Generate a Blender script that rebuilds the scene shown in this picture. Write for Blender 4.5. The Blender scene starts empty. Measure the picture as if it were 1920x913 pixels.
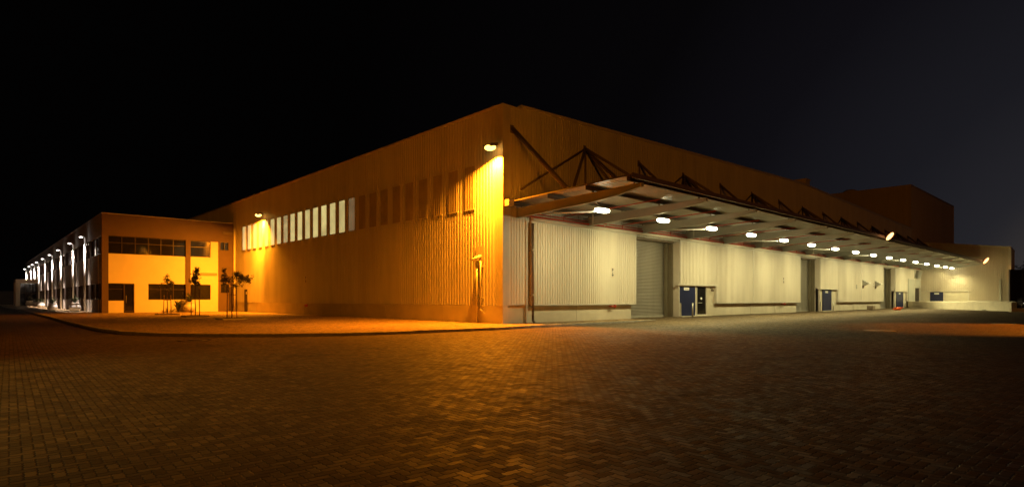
import bpy, math, random
from mathutils import Vector, Matrix
R = math.radians
random.seed(7)
sc = bpy.context.scene
COL = sc.collection

# ------------------------------------------------------------------ mesh helper
class MB:
    def __init__(s): s.v = []; s.f = []; s.sm = []
    def quad(s, a, b, c, d, sm=False):
        n = len(s.v); s.v += [tuple(a), tuple(b), tuple(c), tuple(d)]; s.f.append((n, n+1, n+2, n+3)); s.sm.append(sm)
    def box(s, x0, y0, z0, x1, y1, z1):
        x0, x1 = min(x0, x1), max(x0, x1); y0, y1 = min(y0, y1), max(y0, y1); z0, z1 = min(z0, z1), max(z0, z1)
        n = len(s.v)
        s.v += [(x0,y0,z0),(x1,y0,z0),(x1,y1,z0),(x0,y1,z0),(x0,y0,z1),(x1,y0,z1),(x1,y1,z1),(x0,y1,z1)]
        for f in ((0,3,2,1),(4,5,6,7),(0,1,5,4),(1,2,6,5),(2,3,7,6),(3,0,4,7)):
            s.f.append(tuple(n+i for i in f)); s.sm.append(False)
        return s
    def obox(s, c, sx, sy, sz, rz=0, rx=0, ry=0):
        M = Matrix.Translation(c) @ Matrix.Rotation(rz,4,'Z') @ Matrix.Rotation(rx,4,'X') @ Matrix.Rotation(ry,4,'Y')
        n = len(s.v)
        for p in ((-1,-1,-1),(1,-1,-1),(1,1,-1),(-1,1,-1),(-1,-1,1),(1,-1,1),(1,1,1),(-1,1,1)):
            s.v.append(tuple(M @ Vector((p[0]*sx/2, p[1]*sy/2, p[2]*sz/2))))
        for f in ((0,3,2,1),(4,5,6,7),(0,1,5,4),(1,2,6,5),(2,3,7,6),(3,0,4,7)):
            s.f.append(tuple(n+i for i in f)); s.sm.append(False)
        return s
    def tube(s, p, q, r, r2=None, n=10, caps=True):
        p = Vector(p); q = Vector(q); r2 = r if r2 is None else r2
        d = (q-p).normalized(); a = d.orthogonal().normalized(); b = d.cross(a)
        k = len(s.v)
        for c, rr in ((p, r), (q, r2)):
            for i in range(n):
                t = 2*math.pi*i/n
                s.v.append(tuple(c + a*(rr*math.cos(t)) + b*(rr*math.sin(t))))
        for i in range(n):
            j = (i+1) % n
            s.f.append((k+i, k+j, k+n+j, k+n+i)); s.sm.append(True)
        if caps:
            s.f.append(tuple(k+i for i in reversed(range(n)))); s.sm.append(False)
            s.f.append(tuple(k+n+i for i in range(n))); s.sm.append(False)
        return s
    def path(s, pts, rs, n=8):
        for i in range(len(pts)-1):
            s.tube(pts[i], pts[i+1], rs[i] if hasattr(rs,'__len__') else rs, rs[i+1] if hasattr(rs,'__len__') else rs, n)
        return s
    def lathe(s, c, prof, n=28):
        k = len(s.v); m = len(prof)
        for (r, z) in prof:
            for i in range(n):
                t = 2*math.pi*i/n
                s.v.append((c[0]+r*math.cos(t), c[1]+r*math.sin(t), c[2]+z))
        for j in range(m-1):
            for i in range(n):
                i2 = (i+1) % n
                s.f.append((k+j*n+i, k+j*n+i2, k+(j+1)*n+i2, k+(j+1)*n+i)); s.sm.append(True)
        return s
    def prism(s, poly, z0, z1):
        n = len(poly); k = len(s.v)
        s.v += [(p[0],p[1],z0) for p in poly] + [(p[0],p[1],z1) for p in poly]
        s.f.append(tuple(reversed(range(k,k+n)))); s.f.append(tuple(range(k+n,k+2*n))); s.sm += [False, False]
        for i in range(n):
            j = (i+1) % n
            s.f.append((k+i,k+j,k+n+j,k+n+i)); s.sm.append(False)
        return s
    def ell(s, c, rx, ry, rz, rot=0, nu=20, nv=10, tilt=0, e=1.0):
        k = len(s.v); M = Matrix.Translation(c) @ Matrix.Rotation(rot,4,'Z') @ Matrix.Rotation(tilt,4,'X')
        sg = lambda t: math.copysign(abs(t)**e, t)
        for j in range(nv+1):
            ph = -math.pi/2 + math.pi*j/nv
            for i in range(nu):
                t = 2*math.pi*i/nu
                s.v.append(tuple(M @ Vector((rx*sg(math.cos(ph))*sg(math.cos(t)), ry*sg(math.cos(ph))*sg(math.sin(t)), rz*sg(math.sin(ph))))))
        for j in range(nv):
            for i in range(nu):
                i2 = (i+1) % nu
                s.f.append((k+j*nu+i, k+j*nu+i2, k+(j+1)*nu+i2, k+(j+1)*nu+i)); s.sm.append(True)
        return s
    def corr(s, axis, a0, a1, z0, z1, plane, out, pitch=0.2, depth=0.035, flip=False):
        """ribbed sheet: runs along `axis`, ribs vertical; z1 may be a function of the position"""
        prof = [(0.0,0),(0.30,0),(0.375,1),(0.925,1)]
        pts = []; a = a0
        while a < a1 - 1e-6:
            for (t, d) in prof:
                p = a + t*pitch
                if p < a1: pts.append((p, d*depth))
            a += pitch
        pts.append((a1, 0.0))
        zt = z1 if callable(z1) else (lambda _: z1)
        zb = z0 if callable(z0) else (lambda _: z0)
        k = len(s.v)
        for (p, d) in pts:
            o = plane + out*d
            for z in (zb(p), zt(p)):
                s.v.append((p, o, z) if axis == 'X' else (o, p, z))
        for i in range(len(pts)-1):
            s.f.append((k+2*i, k+2*i+2, k+2*i+3, k+2*i+1)); s.sm.append(False)
        return s
    def build_each(s, name, mat, parent=None, sub=None):
        par = list(range(len(s.v)))
        def find(a):
            while par[a] != a: par[a] = par[par[a]]; a = par[a]
            return a
        for f in s.f:
            for k in f[1:]: par[find(k)] = find(f[0])
        groups = {}
        for f, sm in zip(s.f, s.sm): groups.setdefault(find(f[0]), []).append((f, sm))
        out = []
        for g_ in groups.values():
            m = MB(); mp = {}
            for f, sm in g_:
                for k in f:
                    if k not in mp: mp[k] = len(m.v); m.v.append(s.v[k])
                m.f.append(tuple(mp[k] for k in f)); m.sm.append(sm)
            out.append(m.build(name, mat, parent))
        return out
    def build(s, name, mat, parent=None, label=None):
        me = bpy.data.meshes.new(name)
        me.from_pydata(s.v, [], s.f); me.polygons.foreach_set('use_smooth', s.sm); me.update()
        me.materials.append(mat)
        o = bpy.data.objects.new(name, me); COL.objects.link(o)
        if parent is not None:
            o.parent = parent
            o.matrix_parent_inverse = parent_world(parent).inverted()
        if label: o['label'] = label
        return o
def parent_world(o):
    M = Matrix.Translation(o.location) @ o.rotation_euler.to_matrix().to_4x4()
    return (parent_world(o.parent) @ o.matrix_parent_inverse @ M) if o.parent else M
def tag(o, label=None, cat=None, group=None, kind=None):
    for k, v in (('label',label),('category',cat),('group',group),('kind',kind)):
        if v: o[k] = v
    return o
def thing(name, label, cat, loc=(0,0,0), group=None):
    o = bpy.data.objects.new(name, None); COL.objects.link(o); o.location = loc; o.empty_display_size = .3
    return tag(o, label, cat, group)
def clone(o, loc, label, rz=0):
    r = o.copy(); COL.objects.link(r); r.location = loc; r.rotation_euler = (0,0,rz); r['label'] = label
    def rec(src, dst):
        for ch in [c for c in src.children if c.name in COL.objects]:
            c = ch.copy(); COL.objects.link(c); c.parent = dst; c.matrix_parent_inverse = ch.matrix_parent_inverse.copy()
            rec(ch, c)
    rec(o, r)
    return r
ORD = ['first','second','third','fourth','fifth','sixth','seventh','eighth','ninth','tenth','eleventh','twelfth','thirteenth','fourteenth','fifteenth','sixteenth',
       'seventeenth','eighteenth','nineteenth','twentieth','twenty-first','twenty-second','twenty-third','twenty-fourth','twenty-fifth']

# ------------------------------------------------------------------ materials
def mat(name, col, rough=.6, metal=0., var=.12, scale=1.2, bump=0., bscale=20., streak=False, spec=.5, col2=None):
    m = bpy.data.materials.new(name); m.use_nodes = True; nt = m.node_tree; N = nt.nodes; L = nt.links
    b = N['Principled BSDF']; b.inputs['Roughness'].default_value = rough; b.inputs['Metallic'].default_value = metal
    b.inputs['Specular IOR Level'].default_value = spec
    tc = N.new('ShaderNodeTexCoord'); mp = N.new('ShaderNodeMapping'); L.new(tc.outputs['Object'], mp.inputs[0])
    if streak: mp.inputs['Scale'].default_value = (1,1,.12)
    nz = N.new('ShaderNodeTexNoise'); nz.inputs['Scale'].default_value = scale; nz.inputs['Detail'].default_value = 6; nz.inputs['Roughness'].default_value = .62
    L.new(mp.outputs[0], nz.inputs['Vector'])
    mr = N.new('ShaderNodeMapRange'); mr.inputs[1].default_value = .3; mr.inputs[2].default_value = .7
    L.new(nz.outputs['Fac'], mr.inputs[0])
    mx = N.new('ShaderNodeMix'); mx.data_type = 'RGBA'; L.new(mr.outputs[0], mx.inputs[0])
    c2 = col2 or tuple(c*(1-var) for c in col)
    mx.inputs[6].default_value = (*c2,1); mx.inputs[7].default_value = (*[min(1,c*(1+var*.5)) for c in col],1)
    L.new(mx.outputs[2], b.inputs['Base Color'])
    rr = N.new('ShaderNodeMapRange'); rr.inputs[3].default_value = max(0,rough-.08); rr.inputs[4].default_value = min(1,rough+.08)
    L.new(nz.outputs['Fac'], rr.inputs[0]); L.new(rr.outputs[0], b.inputs['Roughness'])
    if bump:
        n2 = N.new('ShaderNodeTexNoise'); n2.inputs['Scale'].default_value = bscale; n2.inputs['Detail'].default_value = 4
        L.new(tc.outputs['Object'], n2.inputs['Vector'])
        bp = N.new('ShaderNodeBump'); bp.inputs['Strength'].default_value = bump; bp.inputs['Distance'].default_value = .02
        L.new(n2.outputs['Fac'], bp.inputs['Height']); L.new(bp.outputs[0], b.inputs['Normal'])
    return m
def emit(name, col, strength, rib=0.0, varied=0.0):
    m = bpy.data.materials.new(name); m.use_nodes = True; nt = m.node_tree; N = nt.nodes; L = nt.links
    b = N['Principled BSDF']; b.inputs['Base Color'].default_value = (*[c*.5 for c in col],1); b.inputs['Roughness'].default_value = .3
    b.inputs['Emission Color'].default_value = (*col,1); b.inputs['Emission Strength'].default_value = strength
    if varied:
        tc = N.new('ShaderNodeTexCoord'); mp = N.new('ShaderNodeMapping'); mp.inputs['Scale'].default_value = (1,.45,.9)
        nz = N.new('ShaderNodeTexNoise'); nz.inputs['Scale'].default_value = .9; nz.inputs['Detail'].default_value = 2
        L.new(tc.outputs['Object'], mp.inputs[0]); L.new(mp.outputs[0], nz.inputs['Vector'])
        mr = N.new('ShaderNodeMapRange'); mr.inputs[1].default_value = .3; mr.inputs[2].default_value = .7
        mr.inputs[3].default_value = strength*(1-varied); mr.inputs[4].default_value = strength*(1+varied*.4)
        L.new(nz.outputs['Fac'], mr.inputs[0]); L.new(mr.outputs[0], b.inputs['Emission Strength'])
    return m
M = {}
M['clad']   = mat('white_profiled_steel', (.62,.60,.55), .42, .0, .17, 1.0, streak=True)
M['clad2']  = mat('cream_profiled_steel', (.72,.68,.58), .38, .0, .12, 1.1, streak=True)
M['flash']  = mat('folded_flashing', (.60,.57,.50), .4, .0, .08, 1.5)
M['plinth'] = mat('painted_concrete', (.60,.55,.43), .8, 0, .18, .7, bump=.15, bscale=30)
M['dirty']  = mat('stained_concrete', (.40,.36,.28), .85, 0, .25, 2., bump=.3, bscale=25)
M['roof']   = mat('roof_steel', (.25,.24,.22), .5, .2, .2, .5)
M['tower']  = mat('brown_grey_steel', (.62,.55,.47), .55, 0, .12, .4, streak=True)
M['dockclad'] = mat('sand_profiled_steel', (.50,.44,.34), .5, 0, .10, .5, streak=True)
M['brown']  = mat('tan_plaster', (.13,.085,.06), .75, 0, .10, 1.2, bump=.1, bscale=40)
M['cream']  = mat('cream_plaster', (.78,.72,.58), .8, 0, .06, .8, bump=.08, bscale=50)
M['grey_panel'] = mat('grey_plaster', (.50,.47,.42), .8, 0, .08, .8)
M['frame']  = mat('dark_window_frame', (.045,.03,.022), .4, 0, .1, 3)
M['glass']  = mat('dark_window_glass', (.015,.014,.013), .06, 0, .1, 3, spec=.6)
M['steel']  = mat('grey_painted_steel', (.42,.42,.37), .45, .1, .12, 1.5)
M['steel_d']= mat('brown_painted_steel', (.17,.13,.09), .5, .1, .15, 1.5)
M['guide']  = mat('dull_olive_steel', (.16,.145,.10), .5, .1, .15, 1.5)
M['galv']   = mat('galvanised_steel', (.55,.54,.48), .35, .5, .12, 3)
M['soffit'] = mat('galvanised_roof_sheet', (.42,.42,.38), .38, .35, .15, .8)
M['red']    = mat('red_pipe_paint', (.42,.06,.03), .45, 0, .15, 3)
M['shutter']= mat('galvanised_shutter', (.46,.44,.39), .33, .7, .14, 1.2, streak=True)
M['blue']   = mat('navy_door_paint', (.006,.012,.062), .5, 0, .15, 2)
M['white']  = mat('white_paint', (.8,.8,.76), .5, 0, .05, 3)
M['black']  = mat('black_paint', (.02,.015,.012), .5, 0, .1, 3)
M['pink'] = mat('faded_red_line', (.60,.36,.26), .6, 0, .1, 4)
M['duct'] = mat('tan_bar_paint', (.42,.34,.24), .7, 0, .1, 3)  # tan of the plain bar on the office panel
M['orange'] = mat('orange_plastic', (.75,.10,.02), .45, 0, .1, 4)
M['soil']   = mat('dark_soil', (.06,.035,.02), .95, 0, .35, 5, bump=.8, bscale=18)
M['kerb']   = mat('kerb_concrete', (.33,.31,.27), .8, 0, .3, 2.5, bump=.3, bscale=30)
M['bark']   = mat('young_bark', (.10,.06,.035), .9, 0, .3, 9, bump=.4, bscale=60)
M['timber'] = mat('timber_stake', (.16,.09,.05), .85, 0, .25, 8)
M['leaf']   = mat('tree_leaf', (.085,.085,.03), .55, 0, .45, 3)
M['leaf2']  = mat('pot_plant_leaf', (.06,.08,.035), .5, 0, .4, 3)
M['pot']    = mat('glazed_white_pot', (.62,.60,.55), .4, 0, .1, 2, bump=.05, bscale=20)
M['dark_wall'] = mat('boundary_wall_paint', (.10,.08,.06), .85, 0, .2, .7)
M['far_leaf'] = mat('night_foliage', (.03,.035,.018), .7, 0, .4, 1)
M['car']    = mat('dark_car_paint', (.02,.02,.03), .25, .3, .1, 2)
M['rubber'] = mat('tyre_rubber', (.02,.02,.02), .8, 0, .1, 5)
M['wood']   = mat('weathered_pallet_wood', (.20,.13,.07), .85, 0, .3, 6)
M['lampw']  = emit('warm_white_lamp_lens', (1.,.93,.62), 14.)
M['lampo']  = emit('sodium_lamp_lens', (1.,.55,.11), 5.)
M['lampf']  = emit('flood_lamp_lens', (1.,.40,.14), 5.)
M['lampp']  = emit('column_lamp_lens', (1.,.86,.78), 10.)
M['lit1']   = emit('lit_roof_light_sheet', (.95,.80,.31), .60, varied=.35)
M['lit2']   = emit('softly_lit_roof_light_sheet', (.92,.78,.34), .36, varied=.5)
M['lit3']   = emit('faintly_lit_roof_light_sheet', (.9,.7,.34), .13, varied=.5)
M['unlit']  = mat('unlit_roof_light_sheet', (.40,.34,.25), .3, 0, .25, 1.)
M['green']  = mat('greenish_lit_glass', (.05,.07,.06), .15, 0, .2, 2)

def paver_material(gain=1.0):
    m = bpy.data.materials.new('interlocking_block_paving'); m.use_nodes = True; nt = m.node_tree; N = nt.nodes; L = nt.links
    b = N['Principled BSDF']
    def mth(op, a, c=None, d=None):
        n = N.new('ShaderNodeMath'); n.operation = op
        for i, x in enumerate((a, c, d)):
            if x is None: continue
            if hasattr(x, 'is_linked') or hasattr(x, 'links'): L.new(x, n.inputs[i])
            else: n.inputs[i].default_value = x
        return n.outputs[0]
    tc = N.new('ShaderNodeTexCoord'); mp = N.new('ShaderNodeMapping'); L.new(tc.outputs['Object'], mp.inputs[0])
    mp.inputs['Rotation'].default_value = (0,0,R(2)); s = 1/.088; mp.inputs['Scale'].default_value = (s,s,s)
    sp = N.new('ShaderNodeSeparateXYZ'); L.new(mp.outputs[0], sp.inputs[0])
    x0, y0 = sp.outputs[0], sp.outputs[1]
    def tri(v): return mth('SUBTRACT', mth('PINGPONG', v, .5), .25)          # triangle wave, period 1
    x = mth('ADD', x0, mth('MULTIPLY', tri(y0), .26)); y = mth('ADD', y0, mth('MULTIPLY', tri(x0), .26))
    i = mth('FLOOR', x); j = mth('FLOOR', y); fx = mth('FRACT', x); fy = mth('FRACT', y)
    k = mth('FLOORED_MODULO', mth('SUBTRACT', i, j), 4.0)
    isV = mth('GREATER_THAN', k, 1.5)
    k1 = mth('COMPARE', k, 1.0, .1); k2 = mth('COMPARE', k, 2.0, .1)
    idx = mth('SUBTRACT', i, k1); idy = mth('SUBTRACT', j, k2)
    def mixf(f, a, c): return mth('ADD', mth('MULTIPLY', a, mth('SUBTRACT', 1.0, f)), mth('MULTIPLY', c, f))
    lu = mixf(isV, mth('ADD', fx, k1), mth('ADD', fy, k2)); lv = mixf(isV, fy, fx)
    e = mth('MINIMUM', mth('MINIMUM', lu, mth('SUBTRACT', 2.0, lu)), mth('MINIMUM', lv, mth('SUBTRACT', 1.0, lv)))
    cmb = N.new('ShaderNodeCombineXYZ'); L.new(idx, cmb.inputs[0]); L.new(idy, cmb.inputs[1])
    wn = N.new('ShaderNodeTexWhiteNoise'); wn.noise_dimensions = '3D'; L.new(cmb.outputs[0], wn.inputs['Vector'])
    sc3 = N.new('ShaderNodeSeparateColor'); L.new(wn.outputs['Color'], sc3.inputs[0])
    jt = N.new('ShaderNodeMapRange'); jt.interpolation_type = 'SMOOTHSTEP'; jt.inputs[1].default_value = .02; jt.inputs[2].default_value = .12
    L.new(e, jt.inputs[0]); joint = jt.outputs[0]
    # colour
    big = N.new('ShaderNodeTexNoise'); big.inputs['Scale'].default_value = .12; big.inputs['Detail'].default_value = 5; big.inputs['Roughness'].default_value = .6
    L.new(tc.outputs['Object'], big.inputs['Vector'])
    med = N.new('ShaderNodeTexNoise'); med.inputs['Scale'].default_value = 1.7; med.inputs['Detail'].default_value = 6; L.new(tc.outputs['Object'], med.inputs['Vector'])
    fine = N.new('ShaderNodeTexNoise'); fine.inputs['Scale'].default_value = 90; fine.inputs['Detail'].default_value = 3; L.new(tc.outputs['Object'], fine.inputs['Vector'])
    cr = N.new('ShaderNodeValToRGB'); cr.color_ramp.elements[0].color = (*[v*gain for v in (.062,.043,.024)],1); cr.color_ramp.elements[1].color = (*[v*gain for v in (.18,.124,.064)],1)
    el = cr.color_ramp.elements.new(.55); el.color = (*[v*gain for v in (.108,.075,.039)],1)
    t = mth('ADD', mth('MULTIPLY', sc3.outputs[0], .75), mth('ADD', mth('SUBTRACT', mth('MULTIPLY', big.outputs['Fac'], 1.0), .22), mth('SUBTRACT', mth('MULTIPLY', med.outputs['Fac'], .6), .50)))
    L.new(t, cr.inputs[0])
    sn = N.new('ShaderNodeTexNoise'); sn.inputs['Scale'].default_value = .75; sn.inputs['Detail'].default_value = 3; sn.inputs['Distortion'].default_value = .6; L.new(tc.outputs['Object'], sn.inputs['Vector'])
    st = N.new('ShaderNodeMapRange'); st.inputs[1].default_value = .60; st.inputs[2].default_value = .72; st.inputs[3].default_value = 1.0; st.inputs[4].default_value = .55; L.new(sn.outputs['Fac'], st.inputs[0])
    hv = N.new('ShaderNodeHueSaturation'); L.new(cr.outputs[0], hv.inputs['Color']); L.new(st.outputs[0], hv.inputs['Value'])
    mx = N.new('ShaderNodeMix'); mx.data_type = 'RGBA'; L.new(joint, mx.inputs[0]); mx.inputs[6].default_value = (.014,.010,.006,1); L.new(hv.outputs[0], mx.inputs[7])
    L.new(mx.outputs[2], b.inputs['Base Color'])
    rg = mth('ADD', mth('MULTIPLY', sc3.outputs[1], .20), mth('ADD', mth('MULTIPLY', med.outputs['Fac'], .30), .40)); L.new(rg, b.inputs['Roughness'])
    b.inputs['Specular IOR Level'].default_value = .17
    # height: joints, each block a little tilted, fine grain
    tilt = mth('ADD', mth('MULTIPLY', mth('SUBTRACT', sc3.outputs[1], .5), lu), mth('MULTIPLY', mth('SUBTRACT', sc3.outputs[2], .5), lv))
    h = mth('ADD', mth('MULTIPLY', joint, .7), mth('ADD', mth('MULTIPLY', tilt, .8), mth('ADD', mth('MULTIPLY', fine.outputs['Fac'], .10), mth('MULTIPLY', med.outputs['Fac'], 1.2))))
    bp = N.new('ShaderNodeBump'); bp.inputs['Strength'].default_value = .9; bp.inputs['Distance'].default_value = .012
    L.new(h, bp.inputs['Height']); L.new(bp.outputs[0], b.inputs['Normal'])
    return m
M['paver'] = paver_material()
M['apron'] = paver_material(3.2)  # paler blocks, lightened further in place of lamp light on the forecourt

def shutter_bump(m, pitch=.09):
    nt = m.node_tree; N = nt.nodes; L = nt.links; b = N['Principled BSDF']
    tc = N.new('ShaderNodeTexCoord'); w = N.new('ShaderNodeTexWave'); w.bands_direction = 'Z'; w.inputs['Scale'].default_value = 2*math.pi/pitch/20
    L.new(tc.outputs['Object'], w.inputs[0]); bp = N.new('ShaderNodeBump'); bp.inputs['Distance'].default_value = .02; bp.inputs['Strength'].default_value = .9
    L.new(w.outputs['Fac'], bp.inputs['Height']); L.new(bp.outputs[0], b.inputs['Normal'])

# ------------------------------------------------------------------ camera frame helpers (photo geometry -> ground)
F_, CX, HY = 1088., 960., 560.
U = (.7323,.6810); V = (-.6807,.7325); C0 = (-.47,30.1)
def at(px, D):                       # a spot D metres into the photo, in building coordinates
    a = (px-CX)/F_*D - C0[0]; b = D - C0[1]
    return (a*U[0]+b*U[1], a*V[0]+b*V[1])

# ------------------------------------------------------------------ ground
def ss(x, a, b):
    t = max(0, min(1, (x-a)/(b-a))); return t*t*(3-2*t)
RZ = -.11
def gz(x, y): return RZ*(1-ss(x, 4, 13))
g = MB()
xs = [-900,-300,-120,-60,-30,-20,-10,0,3,4,5,6,7,8,9,10,11,12,13,14,20,40,80,160,400,900]; ys = [-900,-300,-100,-60,-30,-15,-5,0,10,30,60,120,300,900]
for x in xs:
    for y in ys: g.v.append((x, y, gz(x,y)))
for a in range(len(xs)-1):
    for b in range(len(ys)-1):
        n = len(ys); g.f.append((a*n+b,(a+1)*n+b,(a+1)*n+b+1,a*n+b+1)); g.sm.append(False)
tag(g.build('ground', M['paver']), 'wide yard of interlocking zigzag concrete block paving', kind='structure')

# raised apron round the corner with its kerb
edge = [(-16.6,150),(-16.4,100),(-16.1,60),(-16.1,30),(-16.2,15),(-16.1,8),(-15.8,5),(-15.1,3),(-14.2,1.5),(-13,.2),(-11.6,-1.0),(-10,-1.9),(-8.4,-2.35),(-7,-2.55),(-3,-2.75),(0,-2.6),(4,-2.5),(8,-2.35),(10.9,-2.1)]
ap = MB(); ap.prism([(e[0]+.14, e[1]+(.0 if e[0]<-14 else .14)) for e in edge]+[(10.9,.2),(-.1,.2),(-.1,150)], -.3, -.004)
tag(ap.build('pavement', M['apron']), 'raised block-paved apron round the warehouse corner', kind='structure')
kb = MB()
for (a, b) in zip(edge[:-1], edge[1:]):
    L_ = math.hypot(b[0]-a[0], b[1]-a[1]); n = max(1, int(L_/1.0)); d = ((b[0]-a[0])/L_, (b[1]-a[1])/L_); nn = (-d[1], d[0])
    for k in range(n):
        s0 = k*L_/n+.006; s1 = (k+1)*L_/n-.006; dz = random.uniform(-.006,.006)
        p = [(a[0]+d[0]*s0, a[1]+d[1]*s0), (a[0]+d[0]*s1, a[1]+d[1]*s1)]
        kb.prism([p[0], p[1], (p[1][0]+nn[0]*.14, p[1][1]+nn[1]*.14), (p[0][0]+nn[0]*.14, p[0][1]+nn[1]*.14)], -.3, .012+dz)
tag(kb.build('kerb', M['kerb']), 'curved concrete kerb edging the raised apron', kind='structure')

# ------------------------------------------------------------------ warehouse
wh = thing('warehouse', 'huge gabled warehouse in pale ribbed steel cladding with narrow high windows', 'warehouse', (0,0,0))
def ztop(x): return 11.59 + (x-1.3)/(39.5-1.3)*1.09 if x < 39.5 else 12.68 - (x-39.5)/(81-39.5)*1.16
WL = 112
w = MB(); w.corr('Y', .38, WL, .95, 11.3, .01, -1, .25, .05); w.box(.02,.0,.9,.3,WL,11.25); w.build('side_cladding', M['clad'], wh)
w = MB(); w.corr('X', .3, 1.3, 5.4, 11.3, 0, -1, .2); w.corr('X', 1.3, 80.6, 5.4, lambda x: ztop(x)-.02, 0, -1, .2)

for (a_,b_) in ((.3,11.4),(17.0,38.7),(44.1,65.9),(71.5,85)): w.box(a_,.13,.95,b_,.3,5.5)
w.box(11.4,.1,5.4,71.5,.3,5.6); w.box(.3,.02,5.4,1.3,.3,11.25)
n = len(w.v)
for x in (1.3, 39.5, 80.6): w.v += [(x,.04,5.4),(x,.04,ztop(x)-.03),(x,.3,ztop(x)-.03)]
for a in (0, 3):
    w.f += [(n+a,n+a+3,n+a+4,n+a+1),(n+a+1,n+a+4,n+a+5,n+a+2)]; w.sm += [False, False]
w.build('gable_cladding', M['clad'], wh)
w = MB(); w.corr('X', .3, 1.78, 1.0, 5.4, 0, -1, .2); w.build('corner_panel', M['clad2'], wh)
f_ = MB(); f_.box(-.055,-.055,.93,.38,.05,11.42); f_.box(-.055,.05,.93,.05,.38,11.42)
f_.box(-.07,.38,11.28,.25,WL,11.42)                                     # eave cap
f_.box(.38,-.06,11.28,1.3,.25,11.42)
f_.box(1.28,-.07,11.3,1.42,.25,ztop(1.3)+.03)
for (a, b) in ((1.42,39.5),(39.5,80.6)):
    n = len(f_.v)
    for x in (a, b):
        for (y, dz) in ((-.07,-.14),(-.07,.03),(.25,.03),(.25,-.14)): f_.v.append((x,y,ztop(x)+dz))
    for q in ((0,4,5,1),(1,5,6,2),(2,6,7,3),(3,7,4,0)): f_.f.append(tuple(n+i for i in q)); f_.sm.append(False)
f_.build('edge_flashing', M['flash'], wh)
pl = MB(); pl.box(-.045,-.045,-.2,.35,35.7,.935); pl.box(.04,.09,-.2,11.35,.35,.97)
for (a, b) in ((22.0,38.4),(49.2,65.6)): pl.box(a,.10,-.2,b,.34,.97)
pl.box(77.6,.09,-.2,85,.34,.97)
for x in (.0,): pass
pl.build_each('plinth', M['plinth'], wh)
jn = MB()
for y in (5.2,11.6,18.,24.4,30.8,37.2): jn.box(-.052,y,-.0,-.04,y+.02,.93)
for x in (5.9,28.6,33.5,55.,60.5): jn.box(x,.078,.0,x+.02,.10,.96)
jn.build_each('plinth_joint', M['dirty'], wh)
dr = MB();  dr.box(.38,-.06,.965,1.8,.05,1.0); dr.build('drip_flashing', M['flash'], wh)
rf = MB()
for (a,b) in ((.1,39.5),(39.5,80.6)):
    za = 11.2 if a < 1 else 12.5; zb = 12.5 if a < 1 else 11.3
    rf.quad((a,.2,za),(b,.2,zb),(b,WL,zb),(a,WL,za))
rf.quad((.1,WL,0),(80.6,WL,0),(80.6,WL,11),(.1,WL,11)); rf.quad((80.6,WL,0),(80.6,.3,0),(80.6,.3,11.2),(80.6,WL,11.2))
rf.build('roof', M['roof'], wh)
rv = MB(); rv.box(41.75,.45,12.2,42.8,4,13.40); rv.box(41.68,.38,13.38,42.87,4.07,13.5); rv.build('ridge_vent', M['tower'], wh)

# protruding lower panels along the loading side
PY = -.12
def lower_panel(x0, x1, notch=None, seam=None):
    p = MB()
    if notch:
        p.corr('X', x0, notch, 2.34, 5.5, PY, -1, .2, .042); p.corr('X', notch, x1, 1.0, 5.5, PY, -1, .2, .042)
        p.box(x0,PY+.005,2.34,notch,.02,5.5); p.box(notch,PY+.005,1.0,x1,.02,5.5)
    else:
        p.corr('X', x0, x1, 1.0, 5.5, PY, -1, .2, .042); p.box(x0,PY+.005,1.0,x1,.02,5.5)
    p.build('loading_side_cladding', M['clad2'], wh)
    t = MB()
    t.box(x0-.02,PY-.045,5.42,x1+.02,.04,5.52)
    t.box(x0-.02,PY-.05,1.0,x0+.08,PY+.003,5.42) if not notch else t.box(x0-.02,PY-.05,2.34,x0+.08,PY+.003,5.42)
    t.box(x1-.08,PY-.05,1.0,x1+.02,.06,5.42)
    if notch:
        t.box(x0-.35,PY-.06,2.27,notch+.02,.03,2.34); t.box(notch-.02,PY-.05,.93,notch+.07,PY+.003,2.27); t.box(notch-.02,PY-.05,.93,x1+.02,.03,1.0)
        t.box(notch-.03,PY,.96,notch-.0,.05,2.3)
    else: t.box(x0-.02,PY-.05,.93,x1+.02,.03,1.0)
    if seam: t.box(seam,PY-.055,1.0,seam+.16,PY-.02,5.42)
    t.build('panel_flashing', M['flash'], wh)
lower_panel(1.95, 11.55)
lower_panel(16.95, 38.8, 22.2, 28.5)
lower_panel(44.05, 66.0, 49.3, 57.0)
lower_panel(71.45, 77.7, 77.5)
p = MB(); p.corr('X', 77.7, 85, 4.2, 5.5, PY, -1, .2, .042); p.box(77.7,PY+.005,4.2,85,.02,5.5); p.build('loading_side_cladding', M['clad2'], wh)
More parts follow.
